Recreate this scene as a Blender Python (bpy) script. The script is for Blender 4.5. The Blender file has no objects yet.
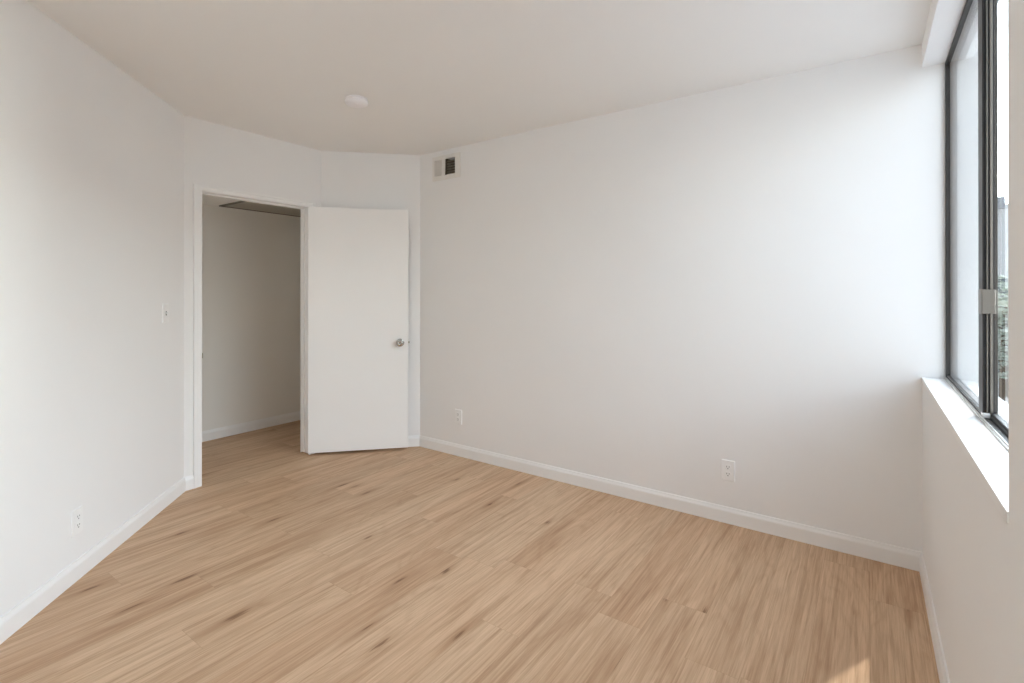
import bpy, bmesh, math, random
from mathutils import Vector, Matrix

sc = bpy.context.scene
col = sc.collection
R2 = math.sqrt(0.5)

# ------------------------------------------------------------------ camera
cam_d = bpy.data.cameras.new('camera')
cam_d.sensor_fit = 'HORIZONTAL'
cam_d.sensor_width = 36.0
cam_d.lens = 502.3 / 1024 * 36.0
cam_d.shift_y = -(341.5 - 291.0) / 1024
cam_d.clip_start = 0.02
cam_d.clip_end = 500
cam = bpy.data.objects.new('camera', cam_d)
col.objects.link(cam)
cam.location = (-0.2075, -3.0133, 1.30)
cam.rotation_euler = (math.radians(90 + 0.1), 0, math.radians(35.30))
sc.camera = cam

# ------------------------------------------------------------------ daylight
SKY_AWAY = ((2.2, 2.2, 2.2), (1.5, 1.6, 1.8), (1.2, 1.4, 1.7), (1.0, 1.3, 1.7))
SKY_NEAR = ((42.0, 42.0, 40.0), (18.4, 20.8, 22.0), (14.0, 16.5, 20.0), (8.6, 8.7, 9.4))
SKY_STRENGTH = 1.0
SUN_RGB, SUN_ENERGY = (1.0, 0.95, 0.88), 3.6
EXPOSURE = 0.20
world = bpy.data.worlds.new('sky')
sc.world = world
world.use_nodes = True
wn, wl = world.node_tree.nodes, world.node_tree.links
wn.clear()
w_out = wn.new('ShaderNodeOutputWorld')
w_bg = wn.new('ShaderNodeBackground')
# summer sky: radiance by elevation, one curve towards the sun and one away from it
SKY_SUN = Vector((0.459, 0.888, 0.0))
SKY_STOPS = (0.0, 0.2, 0.45, 0.8)                 # sine of elevation
w_tc = wn.new('ShaderNodeTexCoord')
w_sep = wn.new('ShaderNodeSeparateXYZ')
wl.new(w_tc.outputs['Generated'], w_sep.inputs[0])
w_dot = wn.new('ShaderNodeVectorMath'); w_dot.operation = 'DOT_PRODUCT'
wl.new(w_tc.outputs['Generated'], w_dot.inputs[0]); w_dot.inputs[1].default_value = SKY_SUN
def sky_curve(cols_):
    prev = None
    for i in range(3):
        f = wn.new('ShaderNodeMapRange')
        f.inputs[1].default_value = SKY_STOPS[i]; f.inputs[2].default_value = SKY_STOPS[i + 1]
        wl.new(w_sep.outputs[2], f.inputs[0])
        m = wn.new('ShaderNodeMix'); m.data_type = 'RGBA'
        wl.new(f.outputs[0], m.inputs[0])
        if prev is None: m.inputs[6].default_value = (*cols_[0], 1)
        else: wl.new(prev, m.inputs[6])
        m.inputs[7].default_value = (*cols_[i + 1], 1)
        prev = m.outputs[2]
    return prev
w_az = wn.new('ShaderNodeMapRange')
w_az.inputs[1].default_value = -1.0; w_az.inputs[2].default_value = 1.0
wl.new(w_dot.outputs['Value'], w_az.inputs[0])
w_all = wn.new('ShaderNodeMix'); w_all.data_type = 'RGBA'
w_pow = wn.new('ShaderNodeMath'); w_pow.operation = 'POWER'
wl.new(w_az.outputs[0], w_pow.inputs[0]); w_pow.inputs[1].default_value = 2.2
wl.new(w_pow.outputs[0], w_all.inputs[0])
wl.new(sky_curve(SKY_AWAY), w_all.inputs[6])
wl.new(sky_curve(SKY_NEAR), w_all.inputs[7])
wl.new(w_all.outputs[2], w_bg.inputs[0])
w_bg.inputs[1].default_value = SKY_STRENGTH
wl.new(w_bg.outputs[0], w_out.inputs[0])

SUN_DIR = Vector((-0.224, -0.434, -1.0)).normalized()
sun_d = bpy.data.lights.new('sun', 'SUN')
sun_d.energy = SUN_ENERGY
sun_d.angle = math.radians(0.55)
sun_d.color = SUN_RGB
sun = bpy.data.objects.new('sun', sun_d)
col.objects.link(sun)
sun.rotation_euler = SUN_DIR.to_track_quat('-Z', 'Y').to_euler()
sun.location = (3, 5, 12)

# sampling portal in the window opening (guides skylight, emits nothing)
por_d = bpy.data.lights.new('window_portal', 'AREA')
por_d.shape = 'RECTANGLE'
por_d.size, por_d.size_y = 1.44, 1.75
por_d.cycles.is_portal = True
por = bpy.data.objects.new('window_portal', por_d)
col.objects.link(por)
por.location = (0.235, -0.877, 1.624)
por.rotation_euler = (0, math.radians(90), 0)

por_d2 = bpy.data.lights.new('rear_fill_portal', 'AREA')
por_d2.shape = 'RECTANGLE'
por_d2.size, por_d2.size_y = 0.95, 1.44
por_d2.cycles.is_portal = True
por2 = bpy.data.objects.new('rear_fill_portal', por_d2)
col.objects.link(por2)
por2.location = (-0.775, -4.12, 1.624)
por2.rotation_euler = (math.radians(90), 0, 0)

por_d3 = bpy.data.lights.new('hall_portal', 'AREA')
por_d3.shape = 'RECTANGLE'
por_d3.size, por_d3.size_y = 0.48, 1.94
por_d3.cycles.is_portal = True
por3 = bpy.data.objects.new('hall_portal', por_d3)
col.objects.link(por3)
por3.location = (-4.62, -3.42, 1.03)
por3.rotation_euler = (math.radians(90), 0, 0)

sc.view_settings.view_transform = 'Standard'
sc.view_settings.look = 'None'
sc.view_settings.gamma = 1.0
sc.view_settings.use_curve_mapping = False
sc.view_settings.exposure = EXPOSURE
cy = sc.cycles
cy.max_bounces = 18
cy.diffuse_bounces = 14
cy.glossy_bounces = 6
cy.transmission_bounces = 8
cy.transparent_max_bounces = 16
cy.sample_clamp_indirect = 8.0
cy.caustics_reflective = False
cy.caustics_refractive = False
cy.use_denoising = True

# ------------------------------------------------------------------ materials
def new_mat(name):
    m = bpy.data.materials.new(name)
    m.use_nodes = True
    nt = m.node_tree
    b = nt.nodes.get('Principled BSDF')
    return m, nt, b

def N(nt, kind, **kw):
    n = nt.nodes.new(kind)
    for k, v in kw.items():
        setattr(n, k, v)
    return n

def math_node(nt, op, a=None, b=None):
    n = N(nt, 'ShaderNodeMath', operation=op)
    for i, v in enumerate((a, b)):
        if v is None:
            continue
        if isinstance(v, (int, float)):
            n.inputs[i].default_value = v
        else:
            nt.links.new(v, n.inputs[i])
    return n.outputs[0]

def paint(name, rgb, rough=0.6, bump=0.0, scale=140.0, spec=0.4, vary=0.012):
    """Painted surface with faint roller texture and tiny tone variation."""
    m, nt, b = new_mat(name)
    tc = N(nt, 'ShaderNodeTexCoord')
    n1 = N(nt, 'ShaderNodeTexNoise')
    n1.inputs['Scale'].default_value = 2.2
    n1.inputs['Detail'].default_value = 3
    nt.links.new(tc.outputs['Object'], n1.inputs['Vector'])
    ramp = N(nt, 'ShaderNodeMix', data_type='RGBA')
    ramp.inputs[6].default_value = (*[c * (1 - vary) for c in rgb], 1)
    ramp.inputs[7].default_value = (*[min(1, c * (1 + vary)) for c in rgb], 1)
    nt.links.new(n1.outputs['Fac'], ramp.inputs[0])
    nt.links.new(ramp.outputs[2], b.inputs['Base Color'])
    b.inputs['Roughness'].default_value = rough
    b.inputs['Specular IOR Level'].default_value = spec
    if bump:
        n2 = N(nt, 'ShaderNodeTexNoise')
        n2.inputs['Scale'].default_value = scale
        n2.inputs['Detail'].default_value = 2
        nt.links.new(tc.outputs['Object'], n2.inputs['Vector'])
        bp = N(nt, 'ShaderNodeBump')
        bp.inputs['Strength'].default_value = bump
        bp.inputs['Distance'].default_value = 0.002
        nt.links.new(n2.outputs['Fac'], bp.inputs['Height'])
        nt.links.new(bp.outputs[0], b.inputs['Normal'])
    return m

def metal(name, rgb, rough=0.35, metallic=1.0, aniso=0.0):
    m, nt, b = new_mat(name)
    tc = N(nt, 'ShaderNodeTexCoord')
    mp = N(nt, 'ShaderNodeMapping')
    mp.inputs['Scale'].default_value = (260, 260, 6)
    nt.links.new(tc.outputs['Object'], mp.inputs[0])
    n1 = N(nt, 'ShaderNodeTexNoise')
    n1.inputs['Scale'].default_value = 1.0
    nt.links.new(mp.outputs[0], n1.inputs['Vector'])
    mr = N(nt, 'ShaderNodeMapRange')
    mr.inputs[3].default_value = rough * 0.85
    mr.inputs[4].default_value = rough * 1.15
    nt.links.new(n1.outputs['Fac'], mr.inputs[0])
    nt.links.new(mr.outputs[0], b.inputs['Roughness'])
    b.inputs['Base Color'].default_value = (*rgb, 1)
    b.inputs['Metallic'].default_value = metallic
    return m

def wood_floor():
    m, nt, b = new_mat('oak_laminate')
    L = nt.links
    tc = N(nt, 'ShaderNodeTexCoord')
    sep = N(nt, 'ShaderNodeSeparateXYZ')
    L.new(tc.outputs['Object'], sep.inputs[0])
    x, y = sep.outputs[0], sep.outputs[1]
    PW, PL = 0.180, 1.22
    xs = math_node(nt, 'DIVIDE', math_node(nt, 'ADD', x, 0.2008 + 40 * PW), PW)
    row = math_node(nt, 'FLOOR', xs)
    xf = math_node(nt, 'FRACT', xs)
    wn_r = N(nt, 'ShaderNodeTexWhiteNoise', noise_dimensions='1D')
    L.new(row, wn_r.inputs['W'])
    ys = math_node(nt, 'ADD', math_node(nt, 'DIVIDE', y, PL), math_node(nt, 'MULTIPLY', wn_r.outputs['Value'], 9.1))
    brd = math_node(nt, 'FLOOR', ys)
    yf = math_node(nt, 'FRACT', ys)
    cv = N(nt, 'ShaderNodeCombineXYZ')
    L.new(row, cv.inputs[0]); L.new(brd, cv.inputs[1])
    wn_b = N(nt, 'ShaderNodeTexWhiteNoise', noise_dimensions='2D')
    L.new(cv.outputs[0], wn_b.inputs['Vector'])
    rnd = wn_b.outputs['Value']
    rndc = N(nt, 'ShaderNodeSeparateColor')
    L.new(wn_b.outputs['Color'], rndc.inputs[0])

    def gvec(sx, sy, off):
        c = N(nt, 'ShaderNodeCombineXYZ')
        L.new(math_node(nt, 'ADD', math_node(nt, 'MULTIPLY', x, sx), math_node(nt, 'MULTIPLY', rndc.outputs[0], 37.0)), c.inputs[0])
        L.new(math_node(nt, 'MULTIPLY', y, sy), c.inputs[1])
        L.new(math_node(nt, 'ADD', math_node(nt, 'MULTIPLY', rnd, 91.0), off), c.inputs[2])
        return c.outputs[0]

    def noise(vec, detail=4, rough=0.55, dist=0.0):
        n = N(nt, 'ShaderNodeTexNoise')
        n.inputs['Scale'].default_value = 1.0
        n.inputs['Detail'].default_value = detail
        n.inputs['Roughness'].default_value = rough
        n.inputs['Distortion'].default_value = dist
        L.new(vec, n.inputs['Vector'])
        return n.outputs['Fac']

    pore = noise(gvec(420, 9.0, 0), 4, 0.7)             # open pores
    fine = noise(gvec(150, 3.2, 3), 5, 0.68, 0.25)      # fine fibres
    streak = noise(gvec(46, 1.5, 5), 5, 0.62, 0.6)      # long grain streaks
    broad = noise(gvec(10, 0.9, 11), 3, 0.5, 0.6)       # broad heart wood bands
    fig = noise(gvec(4.6, 0.8, 23), 2, 0.45, 0.35)      # figure for cathedral rings
    rings = math_node(nt, 'SINE', math_node(nt, 'ADD', math_node(nt, 'MULTIPLY', fig, 95.0), math_node(nt, 'MULTIPLY', fine, 5.0)))
    rings = math_node(nt, 'MULTIPLY', math_node(nt, 'ADD', rings, 1.0), 0.5)

    # base tones per board
    tone = N(nt, 'ShaderNodeMix', data_type='RGBA')
    tone.inputs[6].default_value = TONE_A
    tone.inputs[7].default_value = TONE_B
    L.new(rnd, tone.inputs[0])
    hue = N(nt, 'ShaderNodeMix', data_type='RGBA', blend_type='MULTIPLY')
    L.new(math_node(nt, 'MULTIPLY', rndc.outputs[2], 0.8), hue.inputs[0])
    L.new(tone.outputs[2], hue.inputs[6])
    hue.inputs[7].default_value = (1.0, 0.955, 0.93, 1)

    def darken(prev, fac_socket, lo, hi, colr, amt):
        mr = N(nt, 'ShaderNodeMapRange')
        mr.inputs[1].default_value = lo
        mr.inputs[2].default_value = hi
        mr.inputs[3].default_value = 0.0
        mr.inputs[4].default_value = amt
        L.new(fac_socket, mr.inputs[0])
        mx = N(nt, 'ShaderNodeMix', data_type='RGBA', blend_type='MULTIPLY')
        L.new(mr.outputs[0], mx.inputs[0])
        L.new(prev, mx.inputs[6])
        mx.inputs[7].default_value = (*colr, 1)
        return mx.outputs[2]

    c = hue.outputs[2]
    c = darken(c, broad, 0.42, 0.75, (0.64, 0.53, 0.44), 0.48)
    c = darken(c, streak, 0.46, 0.72, (0.58, 0.47, 0.39), 0.55)
    c = darken(c, rings, 0.55, 1.0, (0.72, 0.62, 0.54), 0.22)
    c = darken(c, fine, 0.42, 0.72, (0.58, 0.48, 0.41), 0.52)
    c = darken(c, pore, 0.50, 0.72, (0.66, 0.56, 0.48), 0.38)
    # knots: small dark eyes drawn out along the board, each in a darker halo
    vor = N(nt, 'ShaderNodeTexVoronoi', feature='F1', distance='EUCLIDEAN', voronoi_dimensions='3D')
    vor.inputs['Scale'].default_value = 1.0
    kc = N(nt, 'ShaderNodeCombineXYZ')
    wob = math_node(nt, 'MULTIPLY', math_node(nt, 'SUBTRACT', streak, 0.5), 0.30)
    L.new(math_node(nt, 'ADD', math_node(nt, 'ADD', math_node(nt, 'MULTIPLY', x, 6.4), math_node(nt, 'MULTIPLY', rndc.outputs[0], 37.0)), wob), kc.inputs[0])
    L.new(math_node(nt, 'MULTIPLY', y, 1.5), kc.inputs[1])
    kc.inputs[2].default_value = 0.5
    vor.voronoi_dimensions = '2D'
    L.new(kc.outputs[0], vor.inputs['Vector'])
    vs = N(nt, 'ShaderNodeSeparateColor')
    L.new(vor.outputs['Color'], vs.inputs[0])
    rare = math_node(nt, 'GREATER_THAN', vs.outputs[0], 0.60)
    size = math_node(nt, 'ADD', math_node(nt, 'MULTIPLY', vs.outputs[1], 0.7), 0.55)
    kd = math_node(nt, 'DIVIDE', vor.outputs['Distance'], size)
    kd = math_node(nt, 'ADD', kd, math_node(nt, 'MULTIPLY', math_node(nt, 'SUBTRACT', fine, 0.5), 0.26))
    halo = N(nt, 'ShaderNodeMapRange', interpolation_type='SMOOTHSTEP')
    halo.inputs[1].default_value = 0.30; halo.inputs[2].default_value = 0.03
    L.new(kd, halo.inputs[0])
    core = N(nt, 'ShaderNodeMapRange', interpolation_type='SMOOTHSTEP')
    core.inputs[1].default_value = 0.080; core.inputs[2].default_value = 0.02
    L.new(kd, core.inputs[0])
    c = darken(c, math_node(nt, 'MULTIPLY', halo.outputs[0], rare), 0, 1, (0.62, 0.51, 0.42), 0.45)
    c = darken(c, math_node(nt, 'MULTIPLY', core.outputs[0], rare), 0, 1, (0.40, 0.31, 0.25), 0.80)
    # joints
    ex = math_node(nt, 'MINIMUM', xf, math_node(nt, 'SUBTRACT', 1.0, xf))
    ex = math_node(nt, 'MULTIPLY', ex, PW)
    ey = math_node(nt, 'MINIMUM', yf, math_node(nt, 'SUBTRACT', 1.0, yf))
    ey = math_node(nt, 'MULTIPLY', ey, PL)
    edge = math_node(nt, 'MINIMUM', ex, ey)
    jm = N(nt, 'ShaderNodeMapRange')
    jm.inputs[1].default_value = 0.0016; jm.inputs[2].default_value = 0.0004
    L.new(edge, jm.inputs[0])
    c = darken(c, jm.outputs[0], 0, 1, (0.60, 0.50, 0.42), 0.30)
    L.new(c, b.inputs['Base Color'])
    rr = N(nt, 'ShaderNodeMapRange')
    rr.inputs[3].default_value = 0.46; rr.inputs[4].default_value = 0.62
    L.new(fine, rr.inputs[0])
    L.new(rr.outputs[0], b.inputs['Roughness'])
    b.inputs['Specular IOR Level'].default_value = 0.35
    h = math_node(nt, 'SUBTRACT', math_node(nt, 'MULTIPLY', fine, -0.25), jm.outputs[0])
    bp = N(nt, 'ShaderNodeBump')
    bp.inputs['Strength'].default_value = 0.25
    bp.inputs['Distance'].default_value = 0.0012
    L.new(h, bp.inputs['Height'])
    L.new(bp.outputs[0], b.inputs['Normal'])
    return m

TONE_A = (0.640, 0.448, 0.290, 1)
TONE_B = (0.720, 0.525, 0.352, 1)

def glass_mat():
    m, nt, b = new_mat('window_glass')
    nt.nodes.remove(b)
    out = nt.nodes['Material Output']
    tr = N(nt, 'ShaderNodeBsdfTransparent'); tr.inputs[0].default_value = (0.95, 0.965, 0.96, 1)
    gl = N(nt, 'ShaderNodeBsdfGlossy'); gl.inputs['Roughness'].default_value = 0.02
    fr = N(nt, 'ShaderNodeFresnel')
    ge = N(nt, 'ShaderNodeNewGeometry')                  # thin pane: same reflectance on both faces
    io = N(nt, 'ShaderNodeMapRange'); io.inputs[3].default_value = 1.45; io.inputs[4].default_value = 1 / 1.45
    nt.links.new(ge.outputs['Backfacing'], io.inputs[0]); nt.links.new(io.outputs[0], fr.inputs[0])
    mx = N(nt, 'ShaderNodeMixShader')
    nt.links.new(fr.outputs[0], mx.inputs[0])
    nt.links.new(tr.outputs[0], mx.inputs[1]); nt.links.new(gl.outputs[0], mx.inputs[2])
    nt.links.new(mx.outputs[0], out.inputs[0])
    return m

def leaf_mat(name, c1, c2):
    m, nt, b = new_mat(name)
    tc = N(nt, 'ShaderNodeTexCoord')
    n1 = N(nt, 'ShaderNodeTexNoise'); n1.inputs['Scale'].default_value = 3.5; n1.inputs['Detail'].default_value = 5
    nt.links.new(tc.outputs['Object'], n1.inputs['Vector'])
    mx = N(nt, 'ShaderNodeMix', data_type='RGBA')
    mx.inputs[6].default_value = (*c1, 1); mx.inputs[7].default_value = (*c2, 1)
    nt.links.new(n1.outputs['Fac'], mx.inputs[0])
    nt.links.new(mx.outputs[2], b.inputs['Base Color'])
    b.inputs['Roughness'].default_value = 0.6
    return m

M = {}
M['wall'] = paint('wall_paint', (0.880, 0.876, 0.868), 0.75, 0.10, 180, 0.25)
M['ceiling'] = paint('ceiling_paint', (0.885, 0.878, 0.862), 0.9, 0.12, 120, 0.15)
M['hall_wall'] = paint('hallway_paint', (0.865, 0.85, 0.81), 0.75, 0.10, 180, 0.25)
M['trim'] = paint('trim_paint', (0.90, 0.90, 0.89), 0.38, 0.0, 100, 0.5, 0.006)
M['door'] = paint('door_paint', (0.92, 0.915, 0.90), 0.45, 0.03, 60, 0.45, 0.008)
M['sill'] = paint('sill_paint', (0.88, 0.88, 0.87), 0.35, 0.0, 100, 0.5, 0.006)
M['plastic'] = paint('white_plastic', (0.90, 0.90, 0.89), 0.35, 0.0, 100, 0.5, 0.004)
M['detector'] = paint('detector_plastic', (0.94, 0.92, 0.93), 0.42, 0.0, 100, 0.45, 0.004)
M['vent'] = paint('vent_enamel', (0.82, 0.80, 0.76), 0.45, 0.0, 100, 0.45, 0.006)
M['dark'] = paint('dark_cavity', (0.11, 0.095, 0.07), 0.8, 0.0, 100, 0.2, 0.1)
M['damper'] = metal('galvanised_sheet', (0.42, 0.385, 0.31), 0.55, 0.3)
M['slot'] = paint('socket_slot', (0.06, 0.058, 0.055), 0.6, 0.0, 100, 0.3, 0.05)
M['nickel'] = metal('satin_nickel', (0.46, 0.44, 0.405), 0.20)
M['brass'] = metal('dull_brass', (0.42, 0.38, 0.30), 0.38)
M['bronze'] = metal('bronze_anodised', (0.040, 0.036, 0.034), 0.45, 0.4)
M['bronze_light'] = metal('worn_bronze', (0.20, 0.18, 0.155), 0.42, 0.8)
M['alu'] = metal('mill_aluminium', (0.66, 0.65, 0.63), 0.35)
M['shade_strip'] = paint('groove_shade', (0.02, 0.02, 0.022), 0.6, 0.0, 100, 0.3, 0.1)  # black stands in for shade in the stile groove
M['floor'] = wood_floor()
M['glass'] = glass_mat()
M['stucco'] = paint('stucco', (0.62, 0.58, 0.52), 0.9, 0.5, 90, 0.15, 0.05)
M['hatch_frame'] = paint('hatch_trim', (0.20, 0.185, 0.16), 0.7, 0.0, 100, 0.3, 0.02)
M['hatch'] = paint('hatch_board', (0.46, 0.43, 0.38), 0.7, 0.0, 100, 0.3, 0.02)

# ------------------------------------------------------------------ mesh helpers
def obj(name, bm, mat, parent=None, bevel=0.0, seg=2, smooth=False):
    bmesh.ops.remove_doubles(bm, verts=bm.verts, dist=1e-6)
    bmesh.ops.recalc_face_normals(bm, faces=bm.faces)
    me = bpy.data.meshes.new(name)
    bm.to_mesh(me); bm.free()
    for mm in (mat if isinstance(mat, (list, tuple)) else [mat]):
        me.materials.append(mm)
    o = bpy.data.objects.new(name, me)
    col.objects.link(o)
    if parent is not None:
        o.parent = parent
    if bevel:
        md = o.modifiers.new('edge', 'BEVEL')
        md.width = bevel; md.segments = seg; md.limit_method = 'ANGLE'; md.angle_limit = math.radians(40)
    if smooth:
        for p in me.polygons:
            p.use_smooth = True
    return o

def empty(name, loc, rotz=0.0):
    o = bpy.data.objects.new(name, None)
    o.empty_display_size = 0.1
    o.location = loc
    o.rotation_euler = (0, 0, rotz)
    col.objects.link(o)
    return o

def tag(o, label=None, cat=None, group=None, kind=None):
    if label: o['label'] = label
    if cat: o['category'] = cat
    if group: o['group'] = group
    if kind: o['kind'] = kind
    return o

def box(bm, x0, x1, y0, y1, z0, z1, mi=0):
    v = [bm.verts.new((x, y, z)) for z in (z0, z1) for y in (y0, y1) for x in (x0, x1)]
    for f in ((0, 2, 3, 1), (4, 5, 7, 6), (0, 1, 5, 4), (2, 6, 7, 3), (0, 4, 6, 2), (1, 3, 7, 5)):
        bm.faces.new([v[i] for i in f]).material_index = mi

def boxbm(*a):
    bm = bmesh.new(); box(bm, *a); return bm

def prism(bm, pts, z0, z1):
    """pts: horizontal outline"""
    lo = [bm.verts.new((p[0], p[1], z0)) for p in pts]
    hi = [bm.verts.new((p[0], p[1], z1)) for p in pts]
    bm.faces.new(lo[::-1]); bm.faces.new(hi)
    n = len(pts)
    for i in range(n):
        bm.faces.new((lo[i], lo[(i + 1) % n], hi[(i + 1) % n], hi[i]))

def lathe(bm, prof, seg=32, axis='Z', origin=(0, 0, 0), mi=0, capped=True):
    """prof: (radius, height) list, revolved about the axis"""
    ox, oy, oz = origin
    rings = []
    for r, h in prof:
        ring = []
        if r < 1e-6:
            ring = None
        pts = []
        for i in range(seg):
            a = 2 * math.pi * i / seg
            c, s = r * math.cos(a), r * math.sin(a)
            p = {'Z': (c, s, h), 'X': (h, c, s), 'Y': (s, h, c)}[axis]
            pts.append((p[0] + ox, p[1] + oy, p[2] + oz))
        if ring is None:
            p = {'Z': (0, 0, h), 'X': (h, 0, 0), 'Y': (0, h, 0)}[axis]
            rings.append([bm.verts.new((p[0] + ox, p[1] + oy, p[2] + oz))])
        else:
            rings.append([bm.verts.new(p) for p in pts])
    for a, b in zip(rings, rings[1:]):
        for i in range(seg):
            j = (i + 1) % seg
            if len(a) == 1 and len(b) == 1: continue
            if len(a) == 1: f = bm.faces.new((a[0], b[j], b[i]))
            elif len(b) == 1: f = bm.faces.new((a[i], a[j], b[0]))
            else: f = bm.faces.new((a[i], a[j], b[j], b[i]))
            f.material_index = mi
    if capped:
        if len(rings[0]) > 1: bm.faces.new(rings[0][::-1]).material_index = mi
        if len(rings[-1]) > 1: bm.faces.new(rings[-1]).material_index = mi

def strip(prof, path, closed=False):
    """Extrude a profile (out, up) along a horizontal path with mitred corners.
    'out' is measured to the left of the walking direction."""
    bm = bmesh.new()
    P = [Vector((p[0], p[1])) for p in path]
    n = len(P)
    rows = []
    for i in range(n):
        if i == 0: d0 = d1 = (P[1] - P[0]).normalized()
        elif i == n - 1: d0 = d1 = (P[-1] - P[-2]).normalized()
        else:
            d0 = (P[i] - P[i - 1]).normalized(); d1 = (P[i + 1] - P[i]).normalized()
        n0 = Vector((-d0.y, d0.x)); n1 = Vector((-d1.y, d1.x))
        m = (n0 + n1)
        m = m / max(1e-6, m.dot(n0))
        rows.append([bm.verts.new((P[i].x + m.x * o, P[i].y + m.y * o, u)) for o, u in prof])
    k = len(prof)
    for a, b in zip(rows, rows[1:]):
        for j in range(k):
            bm.faces.new((a[j], a[(j + 1) % k], b[(j + 1) % k], b[j]))
    bm.faces.new(rows[0]); bm.faces.new(rows[-1][::-1])
    return bm

def slab_with_holes(a, b, u0, u1, z0, z1, thick_out, ends, holes):
    """Vertical wall slab.  a->b horizontal inner line (u from 0 at a), outward normal
    to the right of a->b; ends = outer u at both ends (mitre); holes = (u0,u1,z0,z1)."""
    bm = bmesh.new()
    A = Vector((a[0], a[1])); B = Vector((b[0], b[1]))
    d = (B - A).normalized(); n = Vector((d.y, -d.x))
    us = sorted({u0, u1, *[h[0] for h in holes], *[h[1] for h in holes]})
    zs = sorted({z0, z1, *[h[2] for h in holes], *[h[3] for h in holes]})
    def pt(u, z, o):
        uu = u
        if o:
            if abs(u - u0) < 1e-9: uu = ends[0]
            if abs(u - u1) < 1e-9: uu = ends[1]
        p = A + d * uu + n * (thick_out if o else 0)
        return bm.verts.new((p.x, p.y, z))
    def solid(i, j):
        if i < 0 or j < 0 or i >= len(us) - 1 or j >= len(zs) - 1: return False
        cu = (us[i] + us[i + 1]) / 2; cz = (zs[j] + zs[j + 1]) / 2
        return not any(h[0] < cu < h[1] and h[2] < cz < h[3] for h in holes)
    for i in range(len(us) - 1):
        for j in range(len(zs) - 1):
            if not solid(i, j): continue
            ua, ub, za, zb = us[i], us[i + 1], zs[j], zs[j + 1]
            for o in (0, 1):
                bm.faces.new((pt(ua, za, o), pt(ub, za, o), pt(ub, zb, o), pt(ua, zb, o)))
            for ok, (p, q) in ((solid(i - 1, j), ((ua, za), (ua, zb))), (solid(i + 1, j), ((ub, za), (ub, zb))),
                               (solid(i, j - 1), ((ua, za), (ub, za))), (solid(i, j + 1), ((ua, zb), (ub, zb)))):
                if not ok:
                    bm.faces.new((pt(*p, 0), pt(*q, 0), pt(*q, 1), pt(*p, 1)))
    return bm

# ------------------------------------------------------------------ the room
H = 2.454                     # ceiling height
YB = -4.00                    # wall behind the camera
WT = 0.106                    # inner wall thickness
XT = 0.22                     # window wall thickness
D = (0.0, 0.0)
C = (-3.292, 0.0)
B = (-3.854, -0.563)
A = (-3.854, -1.572)
E = (A[0] + (A[1] - YB), YB)
F = (0.0, YB)
SILL, HEAD, WIN_L = 0.903, 2.345, 1.754
W2X0, W2X1 = -1.25, -0.30      # added fill-light window behind the camera
XH = -4.921                   # far wall of the hallway
HALL_H = 2.061
HY0, HY1 = -3.30, 1.30        # hallway ends

def structure(name, bm, mat, **k):
    o = obj(name, bm, mat, **k)
    o['kind'] = 'structure'
    return o

# floor: one continuous run of planks through the doorway
bm = bmesh.new()
prism(bm, [(XT, YB - 0.1), (XT, 0.12), (-3.0, 0.12), (-3.0, HY1 + 0.1), (XH - 0.1, HY1 + 0.1), (XH - 0.1, HY0 - 0.1), (-3.4, HY0 - 0.1), (-3.4, YB - 0.1)], -0.16, 0.0)
structure('floor', bm, M['floor'])

bm = bmesh.new()
prism(bm, [(XT, YB - 0.1), (XT, 0.12), (C[0], 0.12), (B[0] - WT, B[1] + 0.05), (A[0] - WT, A[1] - 0.05), (E[0] - 0.15, YB - 0.1)], H, H + 0.14)
structure('ceiling', bm, M['ceiling'])

t22 = math.tan(math.radians(22.5))
L_back = -C[0]
# back wall, u from D (0) to C (L): walking D->C has outward (+Y) on its right
structure('wall_back', slab_with_holes(D, C, -XT, L_back, 0, H, WT, (-XT, L_back + WT * t22), [(2.862, 3.122, 2.235, 2.393)]), M['wall'])
L_small = 0.562 / R2
structure('wall_corner', slab_with_holes(C, B, 0, L_small, 0, H, WT, (-WT * t22, L_small + WT * t22), []), M['wall'])
L_door = B[1] - A[1]
DO0, DO1, DOH = 0.680 - 0.563 - 0.018, 1.463 - 0.563 + 0.018, 1.975 + 0.018   # rough opening along B->A
structure('wall_doorway', slab_with_holes(B, A, 0, L_door, 0, H, WT, (-WT * t22, L_door + WT * t22), [(DO0, DO1, -1, DOH)]), M['wall'])
L_left = (A[1] - YB) / R2
structure('wall_left', slab_with_holes(A, E, 0, L_left, 0, H, WT, (-WT * t22, L_left - WT * 1.0), []), M['wall'])
structure('wall_front', slab_with_holes(E, F, 0, F[0] - E[0], 0, H, WT, (-0.044, F[0] - E[0] + XT), [(W2X0 - E[0], W2X1 - E[0], SILL - 0.022, HEAD)]), M['wall'])
structure('wall_right', slab_with_holes(F, D, 0, -YB, 0, H, XT, (0, -YB), [(-YB - WIN_L, -YB + 1, SILL - 0.022, H + 1)]), M['wall'])
structure('wall_right_header', boxbm(0.0, 0.150, -WIN_L, 0.0, HEAD, H), M['wall'])

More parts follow.
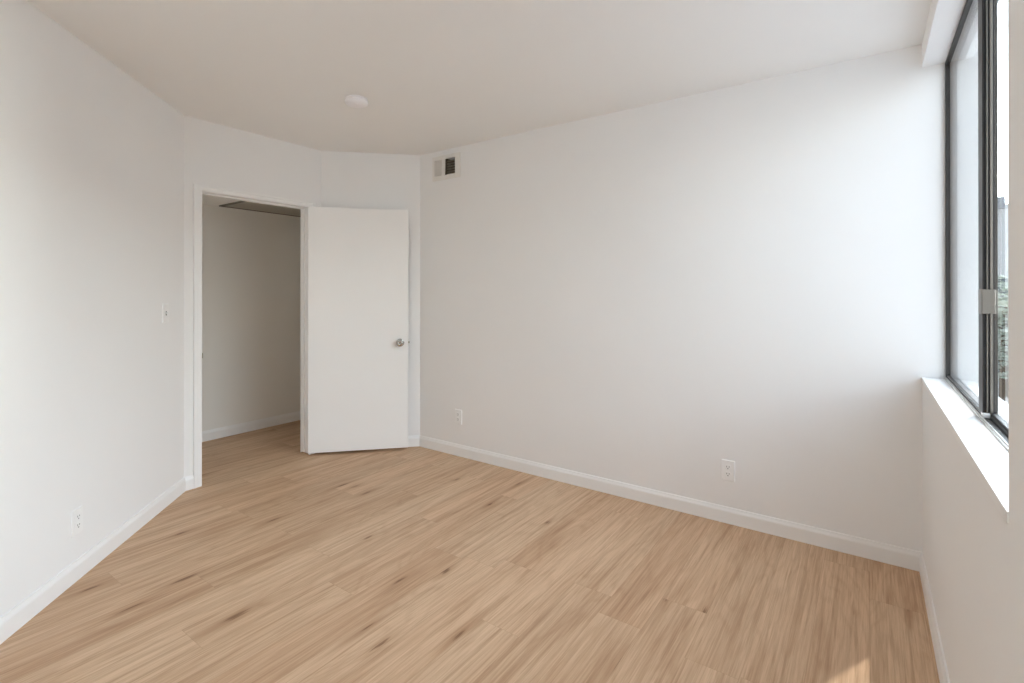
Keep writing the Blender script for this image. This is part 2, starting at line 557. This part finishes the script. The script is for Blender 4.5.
# hallway beyond the doorway
structure('wall_hall_far', boxbm(XH - 0.1, XH, HY0 - 0.1, HY1 + 0.1, 0, H), M['hall_wall'])
HX0, HX1 = -4.86, -4.38            # added opening, lets sky light into the hallway end
bm = bmesh.new()
box(bm, XH, HX0, HY0 - 0.1, HY0, 0, H); box(bm, HX1, -3.45, HY0 - 0.1, HY0, 0, H)
box(bm, HX0, HX1, HY0 - 0.1, HY0, 2.0, H); box(bm, HX0, HX1, HY0 - 0.1, HY0, 0, 0.06)
structure('wall_hall_left', bm, M['hall_wall'])
structure('wall_hall_right', boxbm(XH, -3.0, HY1, HY1 + 0.1, 0, H), M['hall_wall'])
bm = bmesh.new()
prism(bm, [(-3.96, A[1] - 0.044), (-3.96, HY0), (-3.45, HY0), (-3.45, A[1] - 0.70), ], 0, H)
structure('wall_hall_near', bm, M['hall_wall'])
bm = bmesh.new()
prism(bm, [(-3.96, B[1] + 0.044), (-3.336, WT), (-3.336, HY1), (-3.96, HY1)], 0, H)
structure('wall_hall_inner', bm, M['hall_wall'])
structure('ceiling_hall', boxbm(XH, -3.96, HY0, HY1, HALL_H, HALL_H + 0.12), M['ceiling'])

# baseboards
BB = [(0, 0), (0.0128, 0), (0.0128, 0.064), (0.0118, 0.070), (0.0085, 0.078), (0.0072, 0.083), (0.0058, 0.089), (0, 0.089)]
CAS_W = 0.055
HEAD_W = 0.72          # the head casing is a narrower strip
def base(name, path):
    return structure(name, strip(BB, path), M['trim'])
YJ0, YJ1 = -0.680, -1.463     # faces of the right and left jamb
base('baseboard_back', [D, C])
base('baseboard_corner', [C, B])
base('baseboard_doorway', [(B[0], YJ1 - CAS_W), A])
base('baseboard_left', [A, E])
base('baseboard_front', [E, F])
base('baseboard_right', [F, D])
structure('baseboard_hall', strip(BB, [(XH, HY1), (XH, HY0)]), M['trim'])

# ------------------------------------------------------------------ door frame: jambs, stop and casing
fr = empty('trim_1', (B[0], (YJ0 + YJ1) / 2, 0)); tag(fr, kind='structure')
def local(o, root):
    """parts are meshed in room coordinates; shift them under their thing's base"""
    o.data.transform(Matrix.Translation(-Vector(root.location)))
    return o
X0, X1 = B[0] - WT, B[0]
JH = 1.975
for y0, y1, zb in ((YJ0, YJ0 + 0.018, 0.016), (YJ1 - 0.018, YJ1, 0.0)):
    local(obj('door_jamb', boxbm(X0, X1, y0, y1, zb, JH + 0.018), M['trim'], fr, 0.0015), fr)
local(obj('head_jamb', boxbm(X0, X1, YJ1, YJ0, JH, JH + 0.018), M['trim'], fr, 0.0015), fr)
bm = bmesh.new()
SX0, SX1 = X0 + 0.022, X1 - 0.042
box(bm, SX0, SX1, YJ0 - 0.011, YJ0, 0.016, JH)
box(bm, SX0, SX1, YJ1, YJ1 + 0.011, 0, JH)
box(bm, SX0, SX1, YJ1 + 0.011, YJ0 - 0.011, JH - 0.011, JH)
local(obj('door_stop', bm, M['trim'], fr, 0.0012), fr)

def casing(name, inner_y0, inner_y1, top, xface, sgn):
    """profiled casing round the opening on one wall face: u is distance from the opening"""
    prof = [(0.004, 0.0), (0.004, 0.0075), (0.007, 0.0085), (0.030, 0.0105), (0.036, 0.0105), (0.0375, 0.0145), (0.049, 0.0155), (CAS_W, 0.0135), (CAS_W, 0.0)]
    bm = bmesh.new()
    rows = []
    for corner in range(4):
        row = []
        for u, o in prof:
            if corner == 0: y, z = inner_y1 - u, 0.0
            elif corner == 1: y, z = inner_y1 - u, top + u * HEAD_W
            elif corner == 2: y, z = inner_y0 + u, top + u * HEAD_W
            else: y, z = inner_y0 + u, 0.0
            row.append(bm.verts.new((xface + sgn * o, y, z)))
        rows.append(row)
    k = len(prof)
    for a, b in zip(rows, rows[1:]):
        for j in range(k):
            bm.faces.new((a[j], a[(j + 1) % k], b[(j + 1) % k], b[j]))
    bm.faces.new(rows[0]); bm.faces.new(rows[-1])
    local(obj(name, bm, M['trim'], fr), fr)
casing('door_casing', YJ0, YJ1, JH, X1, 1)
casing('hall_casing', YJ0, YJ1, JH, X0, -1)
# latch keeper on the left jamb
bm = bmesh.new()
box(bm, X1 - 0.036, X1 - 0.004, YJ1 - 0.0005, YJ1 + 0.0018, 0.842, 0.902)
box(bm, X1 - 0.006, X1 + 0.006, YJ1 - 0.0005, YJ1 + 0.0022, 0.855, 0.890)
sp = local(obj('strike_plate', bm, M['brass'], fr, 0.0008), fr)
sp['label'] = 'dull metal strike plate on the white jamb'

# ------------------------------------------------------------------ door leaf, swung open against the corner wall
PIN = Vector((-3.846, -0.678, 0))
DOOR_A = math.radians(47)
door = empty('door_1', PIN, DOOR_A); tag(door, kind='structure')
# local axes: +x along the leaf, -y towards the room, leaf from y=-0.035 to 0
LW, LZ0, LZ1, LT = 0.775, 0.022, 1.974, 0.035
leaf = obj('door_leaf', boxbm(0.0, LW, -LT, 0.0, LZ0, LZ1), M['door'], door, 0.0016)
KX, KZ = LW - 0.064, 0.884
for s in (-1, 1):
    y0 = -LT if s < 0 else 0.0
    kb = bmesh.new()
    prof = [(0.0115, 0.004), (0.0110, 0.018), (0.0135, 0.024), (0.0220, 0.030), (0.0262, 0.038), (0.0268, 0.046), (0.0250, 0.053), (0.0205, 0.0575), (0.0130, 0.0595), (0.0080, 0.0590), (0.0070, 0.0575), (0.0, 0.0575)]
    lathe(kb, [(r, y0 + s * h) for r, h in prof], 32, 'Y', (KX, 0, KZ))
    knob = obj('door_knob', kb, M['nickel'], door, smooth=True)
    knob['label'] = 'satin nickel round knob'
    rb = bmesh.new()
    lathe(rb, [(r, y0 + s * h) for r, h in [(0.0325, 0.0), (0.0325, 0.003), (0.0305, 0.0055), (0.022, 0.008), (0.0115, 0.009)]], 32, 'Y', (KX, 0, KZ))
    obj('rosette', rb, M['nickel'], knob, smooth=False)
bm = bmesh.new()
box(bm, LW - 0.001, LW + 0.0012, -LT / 2 - 0.0125, -LT / 2 + 0.0125, KZ - 0.0285, KZ + 0.0285)
lp = obj('latch_plate', bm, M['brass'], door, 0.0006)
bm = bmesh.new()
v = [(LW, -0.011, KZ - .007), (LW, -0.024, KZ - .007), (LW + .012, -0.011, KZ - .007), (LW, -0.011, KZ + .007), (LW, -0.024, KZ + .007), (LW + .012, -0.011, KZ + .007)]
vv = [bm.verts.new(p) for p in v]
for f in ((0, 2, 1), (3, 4, 5), (0, 1, 4, 3), (1, 2, 5, 4), (2, 0, 3, 5)):
    bm.faces.new([vv[i] for i in f])
obj('latch_bolt', bm, M['brass'], lp)
for hz in (0.24, 1.0, 1.76):
    bm = bmesh.new()
    for k in range(5):
        lathe(bm, [(0.0055, hz - 0.044 + k * 0.0178), (0.0055, hz - 0.044 + k * 0.0178 + 0.0168)], 16, 'Z', (-0.002, 0.0065, 0))
    box(bm, -0.0012, 0.0004, -0.031, 0.004, hz - 0.044, hz + 0.044)
    obj('hinge', bm, M['brass'], door)

# ------------------------------------------------------------------ window
win = empty('window_1', (0.10, -WIN_L / 2, SILL)); tag(win, kind='structure')
def wpart(name, bm, mat, parent=None, **k):
    o = obj(name, bm, mat, parent or win, **k)
    return local(o, win)
FX0, FX1 = 0.082, 0.122
TRK = 0.016
def slider_frame(x0, x1, parent_part):
    bm = bmesh.new()
    box(bm, x0, x1, -0.014, 0.0, SILL, HEAD)                       # far jamb
    box(bm, x0, x1, -WIN_L, -WIN_L + 0.014, SILL, HEAD)            # near jamb
    box(bm, x0, x1, -WIN_L + 0.014, -0.014, HEAD - 0.014, HEAD)    # head
    box(bm, x0 + 0.004, x1, -WIN_L + 0.014, -0.014, SILL, SILL + 0.006)   # bottom channel
    box(bm, x0 + 0.0185, x0 + 0.0205, -WIN_L + 0.014, -0.014, SILL + 0.006, SILL + TRK)
    box(bm, x1 - 0.002, x1, -WIN_L + 0.014, -0.014, SILL + 0.006, SILL + TRK)
    return bm
wpart('window_frame', slider_frame(FX0, FX1, None), M['bronze'], bevel=0.0006)
bm = bmesh.new()
box(bm, FX0 - 0.005, FX0 + 0.002, -WIN_L, 0.0, SILL, SILL + 0.006)
box(bm, FX0 - 0.001, FX0 + 0.002, -WIN_L, 0.0, SILL + 0.006, SILL + 0.010)
tr = wpart('sill_track', bm, M['alu'], bevel=0.001)
tr['label'] = 'bright aluminium strip along the sill'

def sash(name, x0, x1, ya, yb, st_a, st_b, rail, mat, zlift):
    bm = bmesh.new()
    z0, z1 = SILL + zlift, HEAD - 0.010
    box(bm, x0, x1, ya - st_a, ya, z0, z1)
    box(bm, x0, x1, yb, yb + st_b, z0, z1)
    box(bm, x0, x1, yb + st_b, ya - st_a, z0, z0 + rail)
    box(bm, x0, x1, yb + st_b, ya - st_a, z1 - rail, z1)
    s = wpart(name, bm, mat, bevel=0.001)
    xm = (x0 + x1) / 2
    wpart('pane', boxbm(xm - 0.002, xm + 0.002, yb + st_b - 0.004, ya - st_a + 0.004, z0 + rail - 0.004, z1 - rail + 0.004), M['glass'], s)
    return s
STY = -0.893
sa = sash('window_sash', 0.084, 0.100, -0.004, STY, 0.012, 0.070, 0.009, M['bronze'], 0.012)
sb = sash('window_sash', 0.104, 0.119, STY + 0.070, -WIN_L + 0.008, 0.070, 0.030, 0.016, M['bronze'], 0.008)
# interlock on the meeting stile: black strip for the groove's shade, thin light lip, worn bronze cover
bm = bmesh.new()
box(bm, 0.0925, 0.0955, STY - 0.006, STY, SILL + 0.020, HEAD - 0.014)
wpart('interlock', bm, M['bronze_light'], sa, bevel=0.0005)
bm = bmesh.new()
box(bm, 0.0870, 0.0915, STY - 0.0012, STY + 0.001, SILL + 0.020, HEAD - 0.014)
wpart('shade_strip', bm, M['shade_strip'], sa)
bm = bmesh.new()
box(bm, 0.1005, 0.1075, STY - 0.005, STY + 0.004, SILL + 0.012, HEAD - 0.014)
wpart('stile_cover', bm, M['bronze_light'], sb, bevel=0.0006)
# latch lever on the stile
bm = bmesh.new()
box(bm, 0.0805, 0.0845, STY - 0.004, STY + 0.050, 1.230, 1.310)
box(bm, 0.080, 0.1120, STY - 0.014, STY - 0.003, 1.232, 1.308)
la = wpart('latch', bm, M['bronze_light'], sa, bevel=0.002)
la['label'] = 'worn grey metal sash latch'
# white nylon roller cap at the foot of the stile
bm = bmesh.new()
box(bm, 0.0835, 0.1005, STY - 0.010, STY + 0.030, SILL + 0.0065, SILL + 0.022)
wpart('roller_cap', bm, M['plastic'], sa, bevel=0.003)
# white sill board
bm = bmesh.new()
box(bm, -0.003, FX0 + 0.004, -WIN_L, 0.0, SILL - 0.022, SILL)
wpart('window_sill', bm, M['sill'], bevel=0.0015)

# added window behind the camera, unseen, lets in fill light
win2 = empty('fill_window_rear', ((W2X0 + W2X1) / 2, YB - 0.05, SILL)); tag(win2, kind='structure')
def w2(name, bm, mat, parent=None):
    return local(obj(name, bm, mat, parent or win2, 0.001), win2)
bm = bmesh.new()
box(bm, W2X0, W2X0 + 0.03, YB - 0.085, YB - 0.045, SILL, HEAD); box(bm, W2X1 - 0.03, W2X1, YB - 0.085, YB - 0.045, SILL, HEAD)
box(bm, W2X0 + 0.03, W2X1 - 0.03, YB - 0.085, YB - 0.045, SILL, SILL + 0.03); box(bm, W2X0 + 0.03, W2X1 - 0.03, YB - 0.085, YB - 0.045, HEAD - 0.03, HEAD)
xm = (W2X0 + W2X1) / 2
box(bm, xm - 0.025, xm + 0.025, YB - 0.083, YB - 0.047, SILL + 0.03, HEAD - 0.03)
f2 = w2('window_frame', bm, M['bronze'])
for xa, xb in ((W2X0 + 0.03, xm - 0.025), (xm + 0.025, W2X1 - 0.03)):
    local(obj('pane', boxbm(xa, xb, YB - 0.067, YB - 0.063, SILL + 0.03, HEAD - 0.03), M['glass'], f2), win2)
w2('window_sill', boxbm(W2X0, W2X1, YB - 0.045, YB + 0.003, SILL - 0.022, SILL), M['sill'])

# added glazing, out of sight round the door jamb, brightens the hallway
win3 = empty('fill_window_hall', ((HX0 + HX1) / 2, HY0 - 0.05, 0.06)); tag(win3, kind='structure')
bm = bmesh.new()
for xa, xb, za, zb in ((HX0, HX0 + .04, .06, 2.0), (HX1 - .04, HX1, .06, 2.0), (HX0 + .04, HX1 - .04, .06, .12), (HX0 + .04, HX1 - .04, 1.95, 2.0)):
    box(bm, xa, xb, HY0 - 0.07, HY0 - 0.03, za, zb)
f3 = local(obj('window_frame', bm, M['bronze'], win3, 0.001), win3)
local(obj('pane', boxbm(HX0 + .038, HX1 - .038, HY0 - 0.052, HY0 - 0.048, .118, 1.952), M['glass'], f3), win3)

# ------------------------------------------------------------------ wall fittings
def wall_frame(x, y, z, ang, name):
    """empty on a wall: local +x to the right seen from the room, -y into the room"""
    return empty(name, (x, y, z), ang)

def rounded_plate(w, h, t, r=0.004):
    bm = bmesh.new()
    pts = []
    for cx, cz, a0 in ((w / 2 - r, h / 2 - r, 0), (-w / 2 + r, h / 2 - r, 90), (-w / 2 + r, -h / 2 + r, 180), (w / 2 - r, -h / 2 + r, 270)):
        for k in range(5):
            a = math.radians(a0 + k * 22.5)
            pts.append((cx + r * math.cos(a), cz + r * math.sin(a)))
    def ring(sc_, y):
        return [bm.verts.new((p[0] * sc_[0], y, p[1] * sc_[1])) for p in pts]
    k = ((w - 0.006) / w, (h - 0.006) / h)
    r0 = ring((1, 1), 0.0); r1 = ring((1, 1), -t * 0.45); r2 = ring(k, -t)
    n = len(pts)
    for a, b in ((r0, r1), (r1, r2)):
        for i in range(n):
            bm.faces.new((a[i], a[(i + 1) % n], b[(i + 1) % n], b[i]))
    bm.faces.new(r2); bm.faces.new(r0[::-1])
    return bm

def screw(z, t, root):
    bm = bmesh.new()
    lathe(bm, [(0.0032, -t), (0.0032, -t - 0.0008), (0.002, -t - 0.0014), (0, -t - 0.0014)], 14, 'Y', (0, 0, z))
    return obj('screw', bm, M['plastic'], root)

def outlet_proto(w=0.072, h=0.116):
    root = empty('wall_outlet', (0, 0, 0))
    T = 0.0065
    obj('cover_plate', rounded_plate(w, h, T), M['plastic'], root)
    for cz in (0.0195, -0.0195):
        bm = bmesh.new()
        pts = []
        for k in range(28):
            a = 2 * math.pi * k / 28
            pts.append((0.0172 * math.cos(a), max(-0.0138, min(0.0138, 0.0172 * math.sin(a)))))
        f0 = [bm.verts.new((p[0], -T + 0.0005, p[1] + cz)) for p in pts]
        f1 = [bm.verts.new((p[0], -T - 0.0016, p[1] + cz)) for p in pts]
        n = len(pts)
        for i in range(n):
            bm.faces.new((f0[i], f0[(i + 1) % n], f1[(i + 1) % n], f1[i]))
        bm.faces.new(f1); bm.faces.new(f0[::-1])
        rc = obj('receptacle', bm, M['plastic'], root)
        sb_ = bmesh.new()
        for sx, hh in ((-0.0064, 0.0085), (0.0064, 0.0072)):
            box(sb_, sx - 0.0013, sx + 0.0013, -T - 0.0019, -T - 0.0012, cz + 0.002 - hh / 2 + 0.0012, cz + 0.002 + hh / 2 + 0.0012)
        lathe(sb_, [(0.0027, -T - 0.0012), (0.0027, -T - 0.0019)], 14, 'Y', (0, 0, cz - 0.0078))
        obj('slots', sb_, M['slot'], rc)
    screw(0, T, root)
    return root

def copy_tree(o, parent=None):
    c = o.copy(); col.objects.link(c)
    if parent is not None: c.parent = parent
    for ch in o.children: copy_tree(ch, c)
    return c

OG = 'white duplex wall outlets'
def on_left(s, z):
    return (A[0] + s * R2, A[1] - s * R2, z)
o1 = outlet_proto()
spots = [((-0.849, 0.0, 0.295), 0.0, 'white duplex outlet low on the back wall, the one nearer the window'),
         ((-2.861, 0.0, 0.308), 0.0, 'white duplex outlet low on the back wall, near the open door'),
         (on_left(1.022, 0.262), math.radians(135), 'white duplex outlet low on the angled left wall')]
for i, (loc, ang, lab) in enumerate(spots):
    o = o1 if i == 0 else copy_tree(o1)
    o.location = loc
    o.rotation_euler = (0, 0, ang)
    tag(o, lab, 'outlet', OG)

sw = empty('light_switch', on_left(0.242, 1.170), math.radians(135))
tag(sw, 'white toggle light switch on the left wall beside the doorway', 'light switch')
T = 0.006
obj('cover_plate', rounded_plate(0.072, 0.116, T), M['plastic'], sw)
bm = bmesh.new()
box(bm, -0.0052, 0.0052, -T - 0.0008, -T + 0.001, -0.0122, 0.0122)
obj('toggle_bezel', bm, M['slot'], sw)
bm = bmesh.new()
box(bm, -0.0042, 0.0042, -T - 0.012, -T, -0.004, 0.005)
for v in bm.verts:
    if v.co.y < -T - 0.006: v.co.z += 0.006
obj('toggle', bm, M['plastic'], sw, 0.001)
screw(0.030, T, sw); screw(-0.030, T, sw)

# air register high on the back wall
vx, vz = -2.992, 2.310
vent = empty('air_vent', (vx, 0.0, vz))
tag(vent, 'small white air supply register with one dark louvered half, high on the back wall', 'vent')
VW, VH = 0.302, 0.196
LB = (-0.126, -0.044); RB = (-0.012, 0.098)         # louver banks, local x
ZB = (-0.062, 0.067)
bm = bmesh.new()
xs = [-VW / 2, LB[0], LB[1], RB[0], RB[1], VW / 2]
for xa, xb in ((xs[0], xs[1]), (xs[2], xs[3]), (xs[4], xs[5])):
    box(bm, xa, xb, -0.008, 0.0, -VH / 2, VH / 2)
for xa, xb in ((xs[1], xs[2]), (xs[3], xs[4])):
    box(bm, xa, xb, -0.008, 0.0, -VH / 2, ZB[0])
    box(bm, xa, xb, -0.008, 0.0, ZB[1], VH / 2)
obj('frame', bm, M['vent'], vent, 0.0025)
def blades(x0, x1, n, lean):
    bm = bmesh.new()
    for k in range(n):
        xc = x0 + (k + 0.5) * (x1 - x0) / n
        dx = lean * 0.0075
        t = 0.0006
        v = [bm.verts.new(p) for p in [(xc - dx - t, -0.006, ZB[0]), (xc - dx + t, -0.006, ZB[0]), (xc + dx + t, 0.012, ZB[0]), (xc + dx - t, 0.012, ZB[0]),
                                       (xc - dx - t, -0.006, ZB[1]), (xc - dx + t, -0.006, ZB[1]), (xc + dx + t, 0.012, ZB[1]), (xc + dx - t, 0.012, ZB[1])]]
        for f in ((0, 1, 2, 3), (7, 6, 5, 4), (0, 4, 5, 1), (1, 5, 6, 2), (2, 6, 7, 3), (3, 7, 4, 0)):
            bm.faces.new([v[i] for i in f])
    return bm
lb = obj('louver', blades(LB[0], LB[1], 8, 0.55), M['vent'], vent)
lb['label'] = 'bank of pale blades angled to the left'
rb_ = obj('louver', blades(RB[0], RB[1], 9, -0.95), M['damper'], vent)
rb_['label'] = 'bank of open blades that reads dark'
bm = bmesh.new()
for k in range(6):
    z = ZB[0] + (k + 0.5) * (ZB[1] - ZB[0]) / 6
    box(bm, RB[0] - 0.006, RB[1] + 0.006, 0.030, 0.034, z - 0.006, z + 0.006)
obj('damper', bm, M['damper'], vent)
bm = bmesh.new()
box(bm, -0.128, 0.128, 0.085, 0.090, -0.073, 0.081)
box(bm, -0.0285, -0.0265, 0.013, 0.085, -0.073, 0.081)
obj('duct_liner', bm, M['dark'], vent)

# smoke detector on the ceiling
sd = empty('smoke_detector', (-2.702, -1.100, H))
tag(sd, 'round white smoke detector on the ceiling', 'smoke detector')
bm = bmesh.new()
lathe(bm, [(0.064, 0.0), (0.064, -0.005), (0.056, -0.008), (0.050, -0.0135)], 48)
obj('base', bm, M['detector'], sd)
bm = bmesh.new()
lathe(bm, [(0.048, -0.0130), (0.066, -0.0135), (0.0675, -0.0160), (0.0665, -0.025), (0.062, -0.031), (0.052, -0.0365), (0.034, -0.0385), (0.012, -0.039), (0, -0.039)], 48)
cv = obj('cover', bm, M['detector'], sd, smooth=True)
md = cv.modifiers.new('edge', 'EDGE_SPLIT'); md.split_angle = math.radians(50)
bm = bmesh.new()
lathe(bm, [(0.009, -0.0388), (0.009, -0.0408), (0.0075, -0.0415), (0, -0.0415)], 24, 'Z', (0.022, -0.01, 0))
obj('test_button', bm, M['detector'], sd)

# access hatch in the low hallway ceiling
hx0, hx1, hy0, hy1 = -4.86, -4.28, -0.90, 0.10
hat = empty('ceiling_hatch', ((hx0 + hx1) / 2, (hy0 + hy1) / 2, HALL_H))
tag(hat, 'grey access panel in the hallway ceiling beyond the doorway', 'hatch')
bm = bmesh.new()
w = 0.022
box(bm, hx0, hx1, hy0, hy0 + w, HALL_H - 0.010, HALL_H); box(bm, hx0, hx1, hy1 - w, hy1, HALL_H - 0.010, HALL_H)
box(bm, hx0, hx0 + w, hy0 + w, hy1 - w, HALL_H - 0.010, HALL_H); box(bm, hx1 - w, hx1, hy0 + w, hy1 - w, HALL_H - 0.010, HALL_H)
local(obj('hatch_frame', bm, M['hatch_frame'], hat, 0.001), hat)
local(obj('panel', boxbm(hx0 + w + .003, hx1 - w - .003, hy0 + w + .003, hy1 - w - .003, HALL_H - 0.006, HALL_H), M['hatch'], hat), hat)

# ------------------------------------------------------------------ outside the window
GZ = -3.3
structure('ground', boxbm(-2.0, 60, -40, 90, GZ - 0.3, GZ), paint('asphalt_grey', (0.30, 0.30, 0.31), 0.9, 0.3, 40, 0.2, 0.12))
M['nb_wall'] = paint('pale_render', (0.70, 0.70, 0.70), 0.9, 0.3, 60, 0.15, 0.03)
M['nb_roof'] = paint('grey_roof', (0.42, 0.43, 0.45), 0.85, 0.0, 60, 0.2, 0.05)
M['nb_glass'] = metal('dark_pane', (0.16, 0.20, 0.24), 0.15, 0.5)

def building(loc, w, d, h, label, face, rows, cols_):
    """face: 'S' windows towards -Y, 'W' windows towards -X"""
    root = empty('apartment_building', (loc[0], loc[1], GZ))
    if label: tag(root, label, 'building')
    else: tag(root, kind='structure')
    bm = bmesh.new(); box(bm, -w / 2, w / 2, -d / 2, d / 2, 0, h)
    obj('wall', bm, M['nb_wall'], root)
    bm = bmesh.new()
    box(bm, -w / 2 - .15, w / 2 + .15, -d / 2 - .15, d / 2 + .15, h, h + .18)
    box(bm, -w / 2 + 1, -w / 2 + 2.2, -.6, .6, h + .18, h + 1.0)
    obj('roof', bm, M['nb_roof'], root)
    for r in range(rows):
        for c_ in range(cols_):
            z = 1.0 + r * 2.9
            bm = bmesh.new(); g = bmesh.new()
            if face == 'S':
                x = -w / 2 + (c_ + .5) * w / cols_
                box(bm, x - .75, x + .75, -d / 2 - .06, -d / 2 + .02, z - .05, z + 1.35)
                box(g, x - .68, x + .68, -d / 2 - .075, -d / 2 - .05, z + .02, z + 1.28)
            else:
                y = -d / 2 + (c_ + .5) * d / cols_
                box(bm, -w / 2 - .06, -w / 2 + .02, y - .75, y + .75, z - .05, z + 1.35)
                box(g, -w / 2 - .075, -w / 2 - .05, y - .68, y + .68, z + .02, z + 1.28)
            f = obj('window', bm, M['trim'], root)
            obj('pane', g, M['nb_glass'], f)
    return root
building((7.5, 31.0), 9.0, 8.0, 8.2, 'pale flat-roofed apartment block far beyond the window, behind the street tree', 'S', 2, 3)
building((20.0, -4.0), 9.0, 30.0, 7.6, None, 'W', 2, 6)  # added block, out of view, cuts off the low sky

M['leaf_a'] = leaf_mat('hazed_leaf', (0.36, 0.41, 0.34), (0.56, 0.60, 0.54))  # leaf colours paled to stand in for outdoor haze
M['bark'] = paint('bark', (0.16, 0.12, 0.09), 0.95, 0.4, 25, 0.1, 0.2)
def tree(x, y, h, r, seed, label):
    rnd = random.Random(seed)
    root = empty('street_tree', (x, y, GZ))
    tag(root, label, 'tree')
    bm = bmesh.new()
    lathe(bm, [(0.22, 0), (0.15, 0.5), (0.12, h * 0.45), (0.06, h * 0.8)], 12)
    for k in range(5):
        a = k * 2.4 + rnd.random()
        m4 = Matrix.Translation((0, 0, h * (0.42 + 0.06 * k))) @ Matrix.Rotation(a, 4, 'Z') @ Matrix.Rotation(math.radians(50), 4, 'Y')
        n0 = len(bm.verts)
        lathe(bm, [(0.06, 0), (0.02, r * 0.9)], 8)
        bm.verts.ensure_lookup_table()
        for v in bm.verts[n0:]: v.co = m4 @ v.co
    obj('trunk', bm, M['bark'], root)
    bm = bmesh.new()
    for k in range(2600):
        # leaves filling an irregular crown
        u = rnd.random() ** 0.4
        th = rnd.uniform(0, 2 * math.pi); ph = math.acos(rnd.uniform(-1, 1))
        lump = 1 + 0.22 * math.sin(3 * th + seed) * math.sin(2 * ph + seed)
        p = Vector((r * u * lump * math.sin(ph) * math.cos(th), r * u * lump * math.sin(ph) * math.sin(th), h * 0.68 + 0.85 * r * u * lump * math.cos(ph)))
        q = Matrix.Rotation(rnd.uniform(0, 6.28), 4, 'Z') @ Matrix.Rotation(rnd.uniform(-1.2, 1.2), 4, 'X')
        s = rnd.uniform(0.08, 0.17)
        f = [bm.verts.new(p + (q @ Vector(c_)) * s) for c_ in ((-1, 0, 0), (0, -.45, .1), (1, 0, 0), (0, .45, .1))]
        bm.faces.new(f)
    me = bpy.data.meshes.new('foliage'); bm.to_mesh(me); bm.free(); me.materials.append(M['leaf_a'])
    fo = bpy.data.objects.new('foliage', me); col.objects.link(fo); fo.parent = root
    return root
tree(3.1, 17.5, 5.2, 1.9, 3, 'haze-paled green street tree outside the window, below the roof of the far apartment block')
